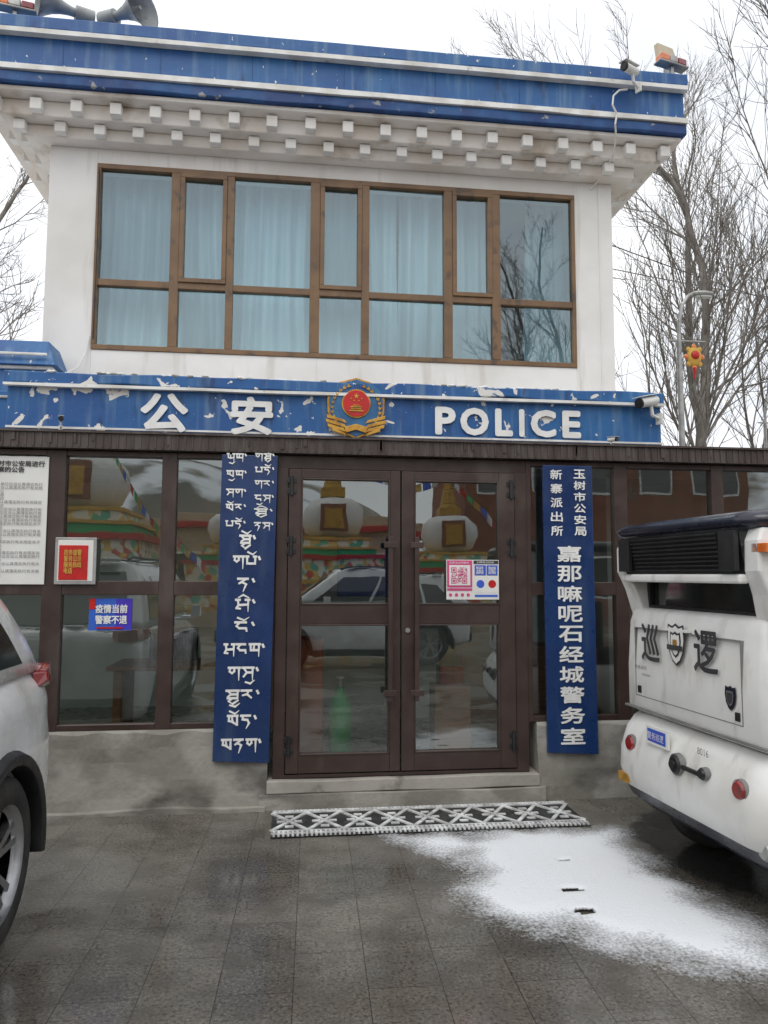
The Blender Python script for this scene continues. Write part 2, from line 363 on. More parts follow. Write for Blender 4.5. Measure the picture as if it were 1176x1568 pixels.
for x in(.705,.90):
    m.box(x-.016,x+.016,5.365,5.395,.74,1.93,brown)
    for z in(.80,1.87): m.box(x-.012,x+.012,5.395,5.44,z-.02,z+.02,brown); m.box(x-.05,x+.05,5.36,5.372,z-.022,z+.022,brown)
for x in(-.02,1.635):
    for z in(2.30,1.86,.43):
        m.cyl((x,5.43,z-.07),(x,5.43,z+.07),.014,.014,black,8); m.box(x-.035,x+.035,5.435,5.445,z+.02,z+.06,black); m.box(x-.035,x+.035,5.435,5.445,z-.06,z-.02,black)
m.cyl((.84,5.425,1.245),(.84,5.445,1.245),.018,.018,steel,12)
m.obj('door_handles',PS,bevel=.003)
m=MB()
def pane(a,b,z0,z1,y=5.505):
    e=R.uniform(-.003,.003); e2=R.uniform(-.003,.003)
    m.add([(a,y+e,z0),(b,y-e,z0),(b,y-e+e2,z1),(a,y+e+e2,z1)],[(0,1,2,3)],g_po)
for a,b,c,d in DR: pane(b,c,1.43,2.36,5.47); pane(b,c,.36,1.29,5.47)
prev=-6.2
for a,b in verts:
    if not(prev>-.2 and prev<1): pane(prev,a,.60,1.50); pane(prev,a,1.60,2.49)
    prev=b
m.obj('porch_glass',PS)
m=MB()
def lowwall(x0,x1):
    n=int((x1-x0)/.05); rings=[]
    for i in range(n+1):
        x=x0+(x1-x0)*i/n; a=.014*mnoise.noise(Vector((x*2,0,0))); b=.028*mnoise.noise(Vector((x*1.3,5,0))); c=.024*mnoise.noise(Vector((x*5,7,0)))
        rings.append([(x,5.432+a,-.02),(x,5.43+b+c*.5,.10),(x,5.435+b,.22),(x,5.448+b*.6+c*.4,.34),(x,5.452+a,.44),(x,5.45+c*.4,.538+c*.8),(x,5.462,.558),(x,5.72,.558),(x,5.72,-.02)])
    m.loft(rings,cement,smooth=False)
lowwall(-6.2,-.165); lowwall(1.82,6.2)
wobrow(m,-6.2,-.175,5.375,5.44,-.01,.028,cement,.03,.09,31)
m.obj('porch_low_wall',PS)
m=MB()
wobrow(m,-.168,1.825,5.405,5.7,.108,.196,sillm,.008,.08,41)
wobrow(m,-.22,1.87,5.400,5.7,-.02,.105,cement,.014,.06,43)
m.obj('door_step',PS,bevel=.008)
# interior
m=MB(); m.box(-6.2,6.2,8.6,8.7,0,2.9,roomw); m.box(-6.2,6.2,5.72,8.6,-.01,.19,roomf); m.box(-6.3,-6.2,5.5,10.5,0,2.66,roomw); m.box(6.2,6.3,5.5,8.7,0,2.66,roomw)
m.box(-6.2,6.2,6.6,8.7,2.67,2.87,roomw); m.box(-.16,-.10,6.6,8.6,.19,2.6,roomw); m.box(2.9,3.0,6.6,8.6,.19,2.6,roomw)
m.obj('interior_walls',PS)
m=MB()
m.box(-1.5,-.3,6.3,6.9,.86,.90,wood); m.box(-1.45,-1.38,6.35,6.85,.19,.86,wood); m.box(-.42,-.35,6.35,6.85,.19,.86,wood)
m.box(-1.2,-.8,6.5,6.55,.92,1.2,black); m.box(1.0,1.5,7.6,8.1,.19,1.1,paper); m.box(.0,.24,5.85,6.15,.19,1.15,orcab)
m.box(1.15,1.45,6.0,6.25,.19,.75,wood); m.box(1.2,1.4,6.05,6.2,.751,.90,redl)
m.box(2.1,2.8,6.6,7.1,.19,1.0,wood); m.box(3.2,4.5,6.4,7.0,.85,.9,wood); m.box(3.3,3.36,6.5,6.9,.19,.85,wood); m.box(4.3,4.36,6.5,6.9,.19,.85,wood)
m.box(-1.3,-.5,8.57,8.60,1.3,2.0,paper); m.box(.5,1.2,8.57,8.60,1.4,2.1,bprint); m.box(3.3,4.2,8.57,8.6,1.3,2.0,paper)
m.obj('interior_furniture',PS,bevel=.01)
FE=empty('gas_bottle',(.37,5.78,.19)); m=MB()
m.loft([[(r*math.cos(t),r*math.sin(t),z) for t in[2*math.pi*i/20 for i in range(20)]] for r,z in((.075,0),(.085,.03),(.085,.46),(.06,.53),(.03,.56),(.03,.60))],grn); m.cyl((0,0,.60),(0,0,.66),.02,.02,steel,10); m.box(-.03,.03,-.008,.008,.66,.68,steel)
m.obj('bottle',FE)
# neighbouring left parapet (lower wing)
m=MB()
m.box(-9,-2.0,6.20,6.5,3.08,3.30,blue); m.box(-9,-1.97,6.17,6.52,3.301,3.33,wline); 
rings=[[(-9,6.14,3.331),(-9,6.5,3.331),(-9,6.5,3.55),(-9,6.22,3.55)],[(-1.93,6.14,3.331),(-1.93,6.5,3.331),(-2.02,6.5,3.55),(-2.02,6.22,3.55)]]
m.loft(rings,blue,smooth=False); m.box(-9,-2.0,6.12,6.139,3.40,3.425,wline)
m.box(-9,-2.201,6.5,10.5,2.87,3.3,plaster)
m.box(-9,-2.13,5.85,6.15,2.68,3.04,blue); m.box(-9,-2.125,5.83,5.849,2.98,3.0,wline)
m.box(-9,-2.21,6.15,6.45,2.67,3.07,plaster)
m.obj('left_wing_parapet',PS,bevel=.008)
# ------------------------------------------------------------------ signboards
SB=empty('tibetan_signboard')
m=MB(); m.add([(-.525,5.40,2.515),(-.125,5.40,2.515),(-.155,5.40,.325),(-.545,5.40,.345),(-.525,5.43,2.515),(-.125,5.43,2.515),(-.155,5.43,.325),(-.545,5.43,.345)],[(0,1,2,3),(4,5,6,7),(0,1,5,4),(1,2,6,5),(2,3,7,6),(3,0,4,7)],navy)
m.obj('panel',SB,bevel=.004)
# letter skeletons modelled on the Tibetan alphabet (head bar, bowls, tapering legs)
LETS={'ga':[((0,0),(1,0)),((.15,0),(.1,.3),(.3,.45),(.5,.3),(.5,0)),((.9,0),(.9,1.05))],
'nga':[((0,0),(.8,0)),((.35,0),(.1,.3),(.3,.5),(.8,.5),(.85,.75))],
'da':[((0,0),(.85,0)),((.2,0),(.15,.3),(.6,.35),(.75,.6),(.5,1.05))],
'na':[((0,0),(.85,0)),((.7,0),(.3,.28),(.7,.45),(.45,1.1)),((.3,.28),(.1,.4))],
'ba':[((0,0),(.25,0)),((.75,0),(1,0)),((.12,0),(.12,.6),(.9,.6)),((.9,0),(.9,.65))],
'ma':[((0,0),(.3,0)),((.7,0),(1,0)),((.15,0),(.2,.45),(.9,.4)),((.9,0),(.9,1.0)),((.2,.45),(.05,.7),(.35,.75))],
'ra':[((0,0),(.8,0)),((.6,0),(.45,.3),(.1,.4)),((.45,.3),(.8,.6))],
'la':[((0,0),(1,0)),((.12,0),(.12,.5),(.4,.5),(.45,.1)),((.45,.5),(.85,.5)),((.9,0),(.9,1.05))],
'sa':[((0,0),(1,0)),((.12,0),(.4,.4),(.12,.75)),((.4,.4),(.9,.4)),((.9,0),(.9,1.05))],
'ya':[((0,0),(.25,0)),((.75,0),(1,0)),((.12,0),(.15,.5),(.45,.6),(.45,.15)),((.45,.6),(.9,.5)),((.9,0),(.9,1.05))],
'kha':[((0,0),(.9,0)),((.15,0),(.1,.4),(.45,.5),(.4,.15)),((.45,.5),(.85,.75),(.85,0))],
'sya':[((0,0),(1,0)),((.12,0),(.4,.3),(.12,.5)),((.4,.3),(.9,.3)),((.9,0),(.9,.5)),((.1,.62),(.9,.62)),((.5,.62),(.2,.85),(.5,1.1),(.95,.8))]}
def stroke(m,p,q,w0,w1,y,mat):
    p=Vector(p);q=Vector(q);d=(q-p)
    if d.length<1e-6: return
    d.normalize(); n=Vector((-d.y,d.x)); p=p-d*w0*.35; q=q+d*w1*.35
    m.add([(a.x,y,a.y) for a in(p+n*w0/2,p-n*w0/2,q-n*w1/2,q+n*w1/2)],[(0,1,2,3)],mat)
def tib(m,cx,zt,w,h,letters,y,mat):
    L_=letters.split(); lw=w/(len(L_)+.3); x=cx-w/2; t=h*.15; k=0
    for nm in L_:
        vow=None
        if nm[-1] in '^~_': vow=nm[-1]; nm=nm[:-1]
        for s in LETS[nm]:
            for a,b in zip(s,s[1:]):
                hz=abs(a[1]-b[1])<.05; k+=1; leg=b[1]>.9
                stroke(m,(x+a[0]*lw*.84,zt-a[1]*h*.82),(x+b[0]*lw*.84,zt-b[1]*h*.82),t*1.1,t*(1.1 if hz else (.35 if leg else .8)),y-.0001*k,mat)
        k+=3
        if vow=='^':
            stroke(m,(x+lw*.15,zt+h*.32),(x+lw*.55,zt+h*.14),t*.9,t*.8,y-.0001*k,mat); stroke(m,(x+lw*.55,zt+h*.14),(x+lw*.85,zt+h*.36),t*.8,t*.3,y-.00011*k,mat)
        if vow=='~':
            stroke(m,(x+lw*.15,zt+h*.15),(x+lw*.45,zt+h*.34),t*.5,t*.9,y-.0001*k,mat); stroke(m,(x+lw*.45,zt+h*.34),(x+lw*.8,zt+h*.14),t*.9,t*.5,y-.00011*k,mat)
        if vow=='_':
            stroke(m,(x+lw*.25,zt-h*.98),(x+lw*.6,zt-h*1.08),t*.8,t,y-.0001*k,mat); stroke(m,(x+lw*.6,zt-h*1.08),(x+lw*.9,zt-h*.86),t,t*.4,y-.00011*k,mat)
        x+=lw
    stroke(m,(x+lw*.05,zt-.002),(x+lw*.14,zt-t*1.3),t*1.1,t*1.1,y-.004,mat)
m=MB()
def pz(v): return 2.49-(v-716)*.00498
for v,w,ls in[(838,.12,'sya^'),(868,.20,'ga ba^'),(900,.13,'na'),(930,.15,'ma~'),(962,.15,'nga^'),(993,.29,'ma nga la'),(1026,.22,'ga sa_'),(1058,.24,'sya_ ra'),(1093,.21,'kha^ da'),(1126,.28,'kha na ga')]:
    tib(m,-.325-(v-838)*.00006,pz(v-9),w,.102,ls,5.394,white)
for v,ls in[(716,'ya_ la'),(741,'kha_ la'),(768,'sa ga'),(790,'kha^ ra'),(814,'ba da^')]: tib(m,-.415,pz(v-6),.145,.066,ls,5.394,white)
for v,ls in[(714,'ga sya^'),(734,'ba da^'),(754,'ga ra'),(775,'nga_ sa'),(795,'sya~'),(815,'na sa')]: tib(m,-.215,pz(v-5),.14,.064,ls,5.394,white)
m.obj('tibetan_lettering',SB,fixn=False)
SC=empty('chinese_signboard')
m=MB(); m.add([(1.875,5.40,2.49),(2.265,5.40,2.49),(2.275,5.40,.325),(1.885,5.40,.345),(1.875,5.43,2.49),(2.265,5.43,2.49),(2.275,5.43,.325),(1.885,5.43,.345)],[(0,1,2,3),(4,5,6,7),(0,1,5,4),(1,2,6,5),(2,3,7,6),(3,0,4,7)],navy)
m.obj('panel',SC,bevel=.004)
for i,ch in enumerate('嘉那嘛呢石经城警务室'):
    v=852+i*30.1; text('char_%d'%i,ch,(1.975+i*.0008,5.396,pz(v+12)),X,Z,.19,.122,white,SC,.0035)
for i,ch in enumerate('玉树市公安局'): text('right_col_%d'%i,ch,(2.115,5.396,pz(736+i*17.6)),X,Z,.095,.070,white,SC,.0018)
for i,ch in enumerate('新寨派出所'): text('left_col_%d'%i,ch,(1.93,5.396,pz(738+i*21.6)),X,Z,.095,.076,white,SC,.0018)
# ------------------------------------------------------------------ notices
NB=empty('paper_notice'); m=MB(); m.box(-2.5,-1.735,5.452,5.46,1.575,2.475,paper); m.obj('sheet',NB)
text('heading','对时市公安局进行\n警察的公告',(-2.12,5.449,2.36),X,Z,.36,.085,ink,NB,.001)
line='关于加强公共安全管理的通知各单位应当认真落实执行有关规定'
body='\n'.join((line*2)[R.randint(0,6):][:R.choice([24,24,24,15])] for _ in range(26))
text('body',body,(-2.45,5.449,1.63),X,Z,.68,.66,inkg,NB)
RB=empty('red_notice_board'); m=MB(); m.box(-1.665,-1.385,5.44,5.452,1.575,1.905,steel); m.box(-1.645,-1.405,5.436,5.441,1.597,1.885,paper); m.box(-1.635,-1.44,5.43,5.437,1.607,1.85,red)
m.obj('board',RB,bevel=.003); text('words','政务值警\n警务公示\n服务热线\n电话',(-1.60,5.427,1.65),X,Z,.12,.17,yel,RB,.001)
BS=empty('slogan_sticker'); m=MB(); m.box(-1.435,-1.14,5.495,5.499,1.25,1.475,bprint); m.box(-1.25,-1.141,5.493,5.496,1.26,1.47,vprint)
m.box(-1.434,-1.39,5.492,5.495,1.40,1.474,red); m.obj('sheet',BS)
text('words_top','疫情当前',(-1.39,5.490,1.372),X,Z,.22,.062,white,BS,.0018); text('words_bottom','警察不退',(-1.39,5.490,1.295),X,Z,.22,.062,white,BS,.0018)
m=MB(); m.box(-1.38,-1.20,5.488,5.49,1.262,1.275,red); m.obj('strip',BS)
def qr(m,x0,z0,s,y,mat,seed):
    rg=random.Random(seed); n=21
    for i in range(n):
        for j in range(n):
            c=lambda a,b:(max(abs(i-a),abs(j-b)))
            k=[c(3,3),c(17,3),c(3,17)]
            on=any(q in(0,1,3) for q in k) if min(k)<=4 else rg.random()<.5
            if on: m.add([(x0+s*(i+a)/n,y,z0+s*(j+b)/n) for a,b in((0,0),(1,0),(1,1),(0,1))],[(0,1,2,3)],mat)
QR=empty('qr_code_notice'); m=MB(); m.box(1.13,1.53,5.425,5.431,1.47,1.765,paper); m.box(1.135,1.325,5.422,5.426,1.56,1.76,pink); m.box(1.15,1.31,5.419,5.423,1.575,1.725,paper)
m.box(1.135,1.325,5.422,5.426,1.535,1.553,pink)
qr(m,1.165,1.588,.12,5.417,pink,3)
m.box(1.337,1.525,5.422,5.426,1.735,1.76,ink); m.box(1.345,1.43,5.422,5.426,1.65,1.725,bprint); m.box(1.437,1.52,5.422,5.426,1.65,1.725,bprint); m.box(1.437,1.52,5.422,5.426,1.52,1.64,paper); m.box(1.345,1.43,5.422,5.426,1.52,1.64,paper)
m.cyl((1.478,5.421,1.585),(1.478,5.424,1.585),.03,.03,red,20); m.cyl((1.388,5.421,1.585),(1.388,5.424,1.585),.03,.03,bprint,20)
m.box(1.345,1.52,5.422,5.426,1.49,1.505,bprint)
qr(m,1.355,1.66,.055,5.419,paper,5); qr(m,1.45,1.66,.055,5.419,paper,6)
for i in range(4): m.cyl((1.16+i*.045,5.421,1.505),(1.16+i*.045,5.4245,1.505),.012,.012,pink,12)
m.obj('sheet',QR,fixn=False)
text('head','新寨派出所服务',(1.15,5.419,1.735),X,Z,.15,.016,white,QR); text('head2','扫码登记信息',(1.36,5.419,1.74),X,Z,.13,.014,white,QR)
# ------------------------------------------------------------------ roof devices
def horn(name,loc,rz,s=1):
    o=empty(name,loc,rz); m=MB()
    prof=[(0,.035),(.06,.04),(.12,.055),(.19,.085),(.25,.13),(.285,.175),(.295,.185),(.285,.178),(.24,.12),(.12,.04)]
    rings=[[(r*s*math.cos(t),-x*s,r*s*.85*math.sin(t)+.2) for t in[2*math.pi*i/24 for i in range(24)]] for x,r in prof]
    m.loft(rings,hornm,caps=False); m.cyl((0,.12*s,.2),(0,-.02,.2),.07*s,.06*s,hornm,16); m.cyl((0,-.2*s,.2),(0,-.27*s,.2),.03,.015,hornm,10)
    m.box(-.015,.015,0,.03,-.06,.16,steel); m.box(-.06,.06,-.02,.05,-.07,-.05,steel)
    m.obj('horn',o); return o
horn('loudspeaker_horn',(-1.97,6.45,6.40),math.radians(-62),1.1); horn('loudspeaker_horn',(-1.66,6.45,6.40),math.radians(60),1.1)
def warn(name,loc,rz):
    o=empty(name,loc,rz); m=MB()
    m.box(-.17,.17,-.05,.05,.0,.02,steel); m.box(-.15,-.05,-.045,.045,.021,.085,orl); m.box(-.045,.045,-.045,.045,.021,.09,steel); m.box(.05,.15,-.045,.045,.021,.085,redl)
    m.box(-.02,.02,-.02,.02,-.10,0,steel); m.obj('body',o,bevel=.01); return o
warn('warning_light',(-2.42,6.25,6.42),.2)
warn('warning_light',(3.46,6.20,6.42),.25)
FL=empty('floodlight',(3.50,6.35,6.56),.4); m=MB(); m.add([(-.12,-.03,.0),(.14,-.03,.02),(.12,.02,.22),(-.10,.02,.20),(-.12,.03,.0),(.14,.03,.02),(.12,.07,.22),(-.10,.07,.20)],[(0,1,2,3),(7,6,5,4),(0,4,5,1),(1,5,6,2),(2,6,7,3),(3,7,4,0)],pm('pale_lamp_face',(.50,.42,.28),(.42,.36,.25),5,.4)); m.box(-.02,.02,-.01,.03,-.22,.02,steel)
m.obj('lamp_body',FL,bevel=.008)
def cctv(name,loc,rz,tilt=.3,s=1):
    o=empty(name,loc,rz); o.scale=(s,s,s); m=MB()
    dz=lambda y,z:(0,y*math.cos(tilt)-z*math.sin(tilt),y*math.sin(tilt)+z*math.cos(tilt))
    m.cyl(dz(.10,0),dz(-.12,0),.042,.045,paper,16); m.cyl(dz(-.12,0),dz(-.135,0),.047,.044,black,16); m.cyl(dz(-.135,0),dz(-.14,0),.034,.034,black,16)
    c=[dz(-.15,.050),dz(.11,.050),dz(.11,.057),dz(-.15,.057)]
    m.add([(x,q[1],q[2]) for x in(-.05,.05) for q in c],[(0,1,2,3),(4,5,6,7),(0,1,5,4),(1,2,6,5),(2,3,7,6),(3,0,4,7)],paper)
    m.tube([(0,.03,-.03),(0,.05,-.12),(0,.14,-.14)],.016,paper,8); m.box(-.035,.035,.13,.15,-.19,-.09,paper)
    m.obj('camera_body',o,bevel=.003); return o
cctv('cctv_camera',(2.97,6.02,6.22),-1.0,.15,.85); cctv('cctv_camera',(2.80,5.52,3.04),-1.15,.25,.9)
cctv('cctv_camera',(-1.68,5.50,2.76),.3,.1,.4); cctv('cctv_camera',(2.48,5.50,2.72),.3,.1,.4)
CB=empty('white_cable'); m=MB()
pts=[(2.98,6.12,6.10),(2.90,6.11,6.08),(2.84,6.11,6.02),(2.83,6.11,5.93),(2.88,6.13,5.86),(2.86,6.13,5.76),(2.90,6.2,5.68),(2.92,6.33,5.58),(2.90,6.46,5.50),(2.84,6.57,5.42),(2.80,6.58,5.38)]
m.tube(pts,.009,paper,8)
m.tube([(-2.1,6.1,3.22),(-1.95,6.3,3.28),(-1.86,6.5,3.42),(-1.82,6.57,3.58),(-1.80,6.575,3.72)],.008,paper,8)
m.tube([(-1.77,6.57,5.25),(-1.76,6.56,4.6),(-1.77,6.57,3.7)],.005,black,6)
m.obj('cable',CB)
# ------------------------------------------------------------------ wheel + car
def wheel(m,cx,cy,cz,r,w,side,nsp=5):
    rin=r*.66; prof=[(-.5,rin),(-.5,r*.90),(-.42,r*.975),(-.25,r),(.25,r),(.42,r*.975),(.5,r*.90),(.5,rin),(.36,rin*.97),(.30,rin*.9)]
    rings=[]
    for px,pr in prof: rings.append([(cx+side*px*w,cy+pr*math.cos(t),cz+pr*math.sin(t)) for t in[2*math.pi*i/40 for i in range(40)]])
    m.loft(rings,rubber,caps=False,mats=[rubber]*7+[alloy,alloy])
    m.cyl((cx-side*.1*w,cy,cz),(cx-side*.08*w,cy,cz),rin,rin,black,32)
    m.cyl((cx+side*.1*w,cy,cz),(cx+side*.32*w,cy,cz),r*.15,r*.12,alloy,20)
    for i in range(nsp):
        a=2*math.pi*i/nsp+.3
        for da in(-.13,.13):
            d=Vector((0,math.cos(a+da*.6),math.sin(a+da*.6))); e=Vector((0,math.cos(a+da*1.5),math.sin(a+da*1.5))); c=Vector((cx,cy,cz)); tn=Vector((0,-math.sin(a),math.cos(a)))*r*.045
            sx=Vector((side*w,0,0))
            p=c+d*r*.12; q=c+e*rin*.97
            m.add([p+sx*.28+tn,p+sx*.28-tn,q+sx*.36-tn,q+sx*.36+tn,p+sx*.1+tn,p+sx*.1-tn,q+sx*.2-tn,q+sx*.2+tn],[(0,1,2,3),(4,5,6,7),(0,1,5,4),(1,2,6,5),(2,3,7,6),(3,0,4,7)],alloy)
def suv(name,loc,rz,s=1):
    o=empty(name,loc,rz); o.scale=(s,s,s)
    st=[(0.0,.74,.42,.98),(.05,.85,.36,1.07),(.25,.915,.30,1.13),(.8,.93,.27,1.12),(1.6,.93,.26,1.09),(2.6,.93,.26,1.06),(3.35,.925,.27,1.03),(3.9,.91,.28,.97),(4.35,.86,.30,.88),(4.56,.76,.34,.78),(4.63,.62,.42,.68)]
    rings=[]
    for y,hw,zb,zt in st:
        h=zt-zb
        side=[(hw*.86,zb),(hw*.97,zb+.06),(hw,zb+.28*h),(hw*1.0,zb+.52*h),(hw*.975,zb+.70*h),(hw*.985,zb+.80*h),(hw*.94,zt-.05),(hw*.86,zt),(hw*.45,zt+.035)]
        rings.append([(x,y,z) for x,z in side]+[(0,y,zt+.045)]+[(-x,y,z) for x,z in side[::-1]]+[(0,y,zb-.01)])
    m=MB(); m.loft(rings,carw); body=m.obj('body_tmp',None,subsurf=2)
    cuts=[]
    for sg in(-1,1):
        for y in(.82,3.62):
            c=MB(); c.cyl((sg*.64,y,.36),(sg*1.1,y,.36),.405,.405,rubber,40); k=c.obj('cut'); k.hide_render=True; cuts.append(k)
            b=body.modifiers.new('w','BOOLEAN'); b.object=k; b.operation='DIFFERENCE'; b.solver='EXACT'
    to_mesh(body,'body',o)
    for k in cuts: bpy.data.objects.remove(k)
    def S(s,u,v,off=0):
        yb=.16+3.22*u; yt=.62+1.98*u; hb=.855; ht=.665
        bul=.035*math.sin(math.pi*v)
        x=hb+(ht-hb)*v+bul; y=yb+(yt-yb)*v; z=1.10+(1.64-1.10)*v
        x-= .05*(max(0,.06-u)/.06)**2+.05*(max(0,u-.92)/.08)**2
        return Vector((s*(x+off),y,z+off*.35))
    m=MB(); rings=[]
    K=7; us=[0,.03,.08,.2,.35,.5,.65,.8,.92,.97,1]
    for k in range(K+1):
        v=k/K; rings.append([S(1,u,v) for u in us]+[S(-1,u,v) for u in us[::-1]])
    rings+=[[ (p.x*.93,.03+p.y*.985,p.z+.045) for p in rings[-1]],[(p.x*.6,.06+p.y*.96,p.z+.075) for p in rings[-1]]]
    m.loft(rings,carw); m.obj('greenhouse',o)
    m=MB()
    def win(s,u0,u1,v0,v1,k0=0,k1=0):
        n=8; vs=[];fs=[]
        for j in range(n+1):
            v=v0+(v1-v0)*j/n
            for i in range(n+1):
                u=(u0+k0*j/n)+((u1+k1*j/n)-(u0+k0*j/n))*i/n; vs.append(S(s,u,v,.006))
        for j in range(n):
            for i in range(n): a=j*(n+1)+i; fs.append((a,a+1,a+n+2,a+n+1))
        m.add(vs,fs,g_dark,True)
    for sg in(-1,1):
        win(sg,.10,.27,.10,.80,.03,0); win(sg,.29,.56,.06,.86); win(sg,.58,.90,.06,.86,0,-.02)
    for sgn,y0,y1,hb,ht in((0,.135,.60,.76,.60),(1,3.40,2.63,.76,.58)):
        n=8; vs=[];fs=[]
        for j in range(n+1):
            v=.08+.82*j/n
            for i in range(n+1):
                x=(hb+(ht-hb)*v)*(2*i/n-1); vs.append((x,y0+(y1-y0)*v+(.018 if sgn else -.018)-(.03 if sgn else -.03)*(abs(x)/hb)**2,1.10+.54*v+.01))
        for j in range(n):
            for i in range(n): a=j*(n+1)+i; fs.append((a,a+1,a+n+2,a+n+1))
        m.add(vs,fs,g_dark,True)
    m.obj('windows',o)
    m=MB()
    for sg in(-1,1):
        for y in(.82,3.62):
            wheel(m,sg*.80,y,.36,.36,.23,sg)
            m.cyl((sg*.655,y,.36),(sg*.665,y,.36),.40,.40,black,40)
    m.obj('wheels',o)
    m=MB()
    for sg in(-1,1):
        for y in(.82,3.62):
            rings=[]
            for i in range(25):
                a=math.radians(-12+204*i/24); c,sn=math.cos(a),math.sin(a)
                rings.append([(sg*xx,y+rr_*c,.36+rr_*sn) for xx,rr_ in((.85,.395),(.945,.395),(.95,.44),(.90,.465),(.85,.46))])
            m.loft(rings,black,caps=True)
        m.box(sg*.90-.03,sg*.90+.03,1.28,3.16,.24,.36,black)
        pts=[(.70,.000,1.10),(.845,.045,1.11),(.895,.22,1.11),(.905,.30,1.09)]
        rings=[[(sg*(x-.012*(i>0)),y,z),(sg*x,y,z-.09+.05*(i==3)),(sg*(x-.06),y+.05,z-.09),(sg*(x-.06),y+.05,z)] for i,(x,y,z) in enumerate(pts)]
        m.loft(rings,redl)
        rings=[[(sg*x,y,z),(sg*x,y,z-.12),(sg*(x-.06),y-.05,z-.12),(sg*(x-.06),y-.05,z)] for x,y,z in((.60,4.60,.78),(.78,4.54,.82),(.87,4.36,.88))]
        m.loft(rings,steel)
        m.box(sg*1.01-.05,sg*1.01+.05,2.72,2.85,1.08,1.22,carw)
        for y in(1.45,2.45): m.box(sg*.935-.02,sg*.935+.02,y,y+.17,.90,.925,steel)
        m.tube([(sg*.60,.72,1.71),(sg*.62,.8,1.735),(sg*.62,2.4,1.735),(sg*.60,2.5,1.70)],.015,black,8)
    m.box(-.74,.74,-.01,.06,.40,.56,black); m.box(-.60,.60,4.58,4.66,.45,.66,black); m.box(-.26,.26,-.025,-.012,.78,.90,bprint); m.box(-.22,.22,4.67,4.68,.50,.60,bprint)
    m.box(-.55,.55,.50,.64,1.69,1.72,carw)
    m.obj('trim',o,bevel=.01)
    m=MB()
    for i in range(60):
        x=R.uniform(-.6,.6); y=R.uniform(.8,2.4); m.sph((x,y,1.715),R.uniform(.04,.14),snowm,1.4,1.4,.10,5,.2)
    for i in range(24):
        x=R.uniform(-.8,.8); y=R.uniform(3.5,4.2); m.sph((x,y,1.06-(y-3.5)*.1),R.uniform(.04,.12),snowm,1.4,1.4,.12,5,.2)
    for i in range(26):
        x=R.uniform(-.62,.62); m.sph((x,R.uniform(.10,.16),1.135),R.uniform(.012,.03),snowm,1.4,1,.35,5,.25)
    m.obj('snow_patches',o)
    return o
suv('parked_car',(-2.20,4.38,0),math.pi,1.05)
suv('parked_car',(3.4,-3.2,0),math.radians(90))
# ------------------------------------------------------------------ patrol cart
PC=empty('police_patrol_cart',(2.075,3.77,.015),math.radians(4))
m=MB()
def ring(x0,x1,hw,z,r=.12): return rr(x0,x1,-hw,hw,r,z,5)
lv=[(.275,.14,.56,.14),(.295,.05,.62,.15),(.35,-.02,.66,.16),(.405,-.045,.68,.16),(.41,-.05,.685,.16),(.50,-.075,.70,.17),(.62,-.07,.695,.17),(.74,-.03,.675,.15),(.80,.02,.65,.12),(.82,.05,.63,.10)]
m.loft([ring(x0,3.25-x0*.6,hw,z,r) for z,x0,hw,r in lv],cartw,mats=[cartn]*3+[cartw]*6)
m.obj('lower_body',PC)
m=MB()
lv=[(.821,.06,.62,.09),(.845,.015,.645,.09),(.87,.0,.65,.09),(1.1,.0,.65,.09),(1.36,.02,.65,.09),(1.42,.035,.64,.09),(1.445,.07,.61,.08)]
m.loft([ring(x0,.62,hw,z,r) for z,x0,hw,r in lv],cartw); m.obj('rear_body',PC)
m=MB()
for s in(-1,1):
    rings=[[(x0,s*y0,z),(x1,s*y0,z),(x1,s*y1,z),(x0,s*y1,z)] for z,x0,x1,y0,y1 in((1.40,.06,.34,.50,.635),(1.55,.02,.32,.52,.645),(1.66,-.03,.30,.54,.65),(1.80,-.03,.28,.545,.65),(1.86,0,.28,.54,.64))]
    m.loft(rings,cartw,smooth=False)
    for x in(1.55,): m.box(x,x+.05,s*.60-.025,s*.60+.025,.8,1.86,cartw)
    rings=[[(x,s*.60-.03,z),(x+.07,s*.60-.03,z),(x+.07,s*.60+.03,z),(x,s*.60+.03,z)] for x,z in((3.0,.8),(2.95,1.05),(2.55,1.87))]
    m.loft(rings,cartw,smooth=False)
m.box(-.055,.0,-.545,.545,1.60,1.645,cartw)
m.obj('pillars',PC,bevel=.012)
m=MB()
m.loft([ring(.0,2.75,.62,1.845,.12),ring(-.06,2.80,.655,1.87,.14),ring(-.075,2.82,.665,1.90,.14),ring(-.04,2.78,.64,1.935,.14),ring(.08,2.6,.54,1.955,.12)],cartn); m.obj('roof',PC)
m=MB()
m.add([(-.02,-.545,1.645),(-.02,.545,1.645),(-.055,.545,1.86),(-.055,-.545,1.86)],[(0,1,2,3)],black)
for i in range(9):
    z=1.66+i*.022; x=-.03-.035*i/9
    m.box(x-.016,x-.004,-.40,.40,z,z+.009,black)
m.box(-.075,-.05,-.54,-.42,1.66,1.85,black); m.box(-.075,-.05,.42,.54,1.66,1.85,black)
m.box(.13,.14,-.52,.52,1.44,1.62,g_dark); 
m.obj('rear_louvre',PC,bevel=.002)
seamm=pm('seam_grey',(.16,.16,.155),(.22,.22,.21),6,.7)
m=MB(); m.box(.10,.125,-.52,.52,1.44,1.46,black); m.box(.10,.125,-.52,-.49,1.46,1.60,black); m.box(.10,.125,.49,.52,1.46,1.60,black)
def seam(y0,y1,z0,z1):
    for q in((y0,y1,z0,z0+.004),(y0,y1,z1-.004,z1),(y0,y0+.004,z0+.004,z1-.004),(y1-.004,y1,z0+.004,z1-.004)): m.box(-.0025,.03,q[0],q[1],q[2],q[3],seamm)
seam(-.46,.50,.93,1.33)
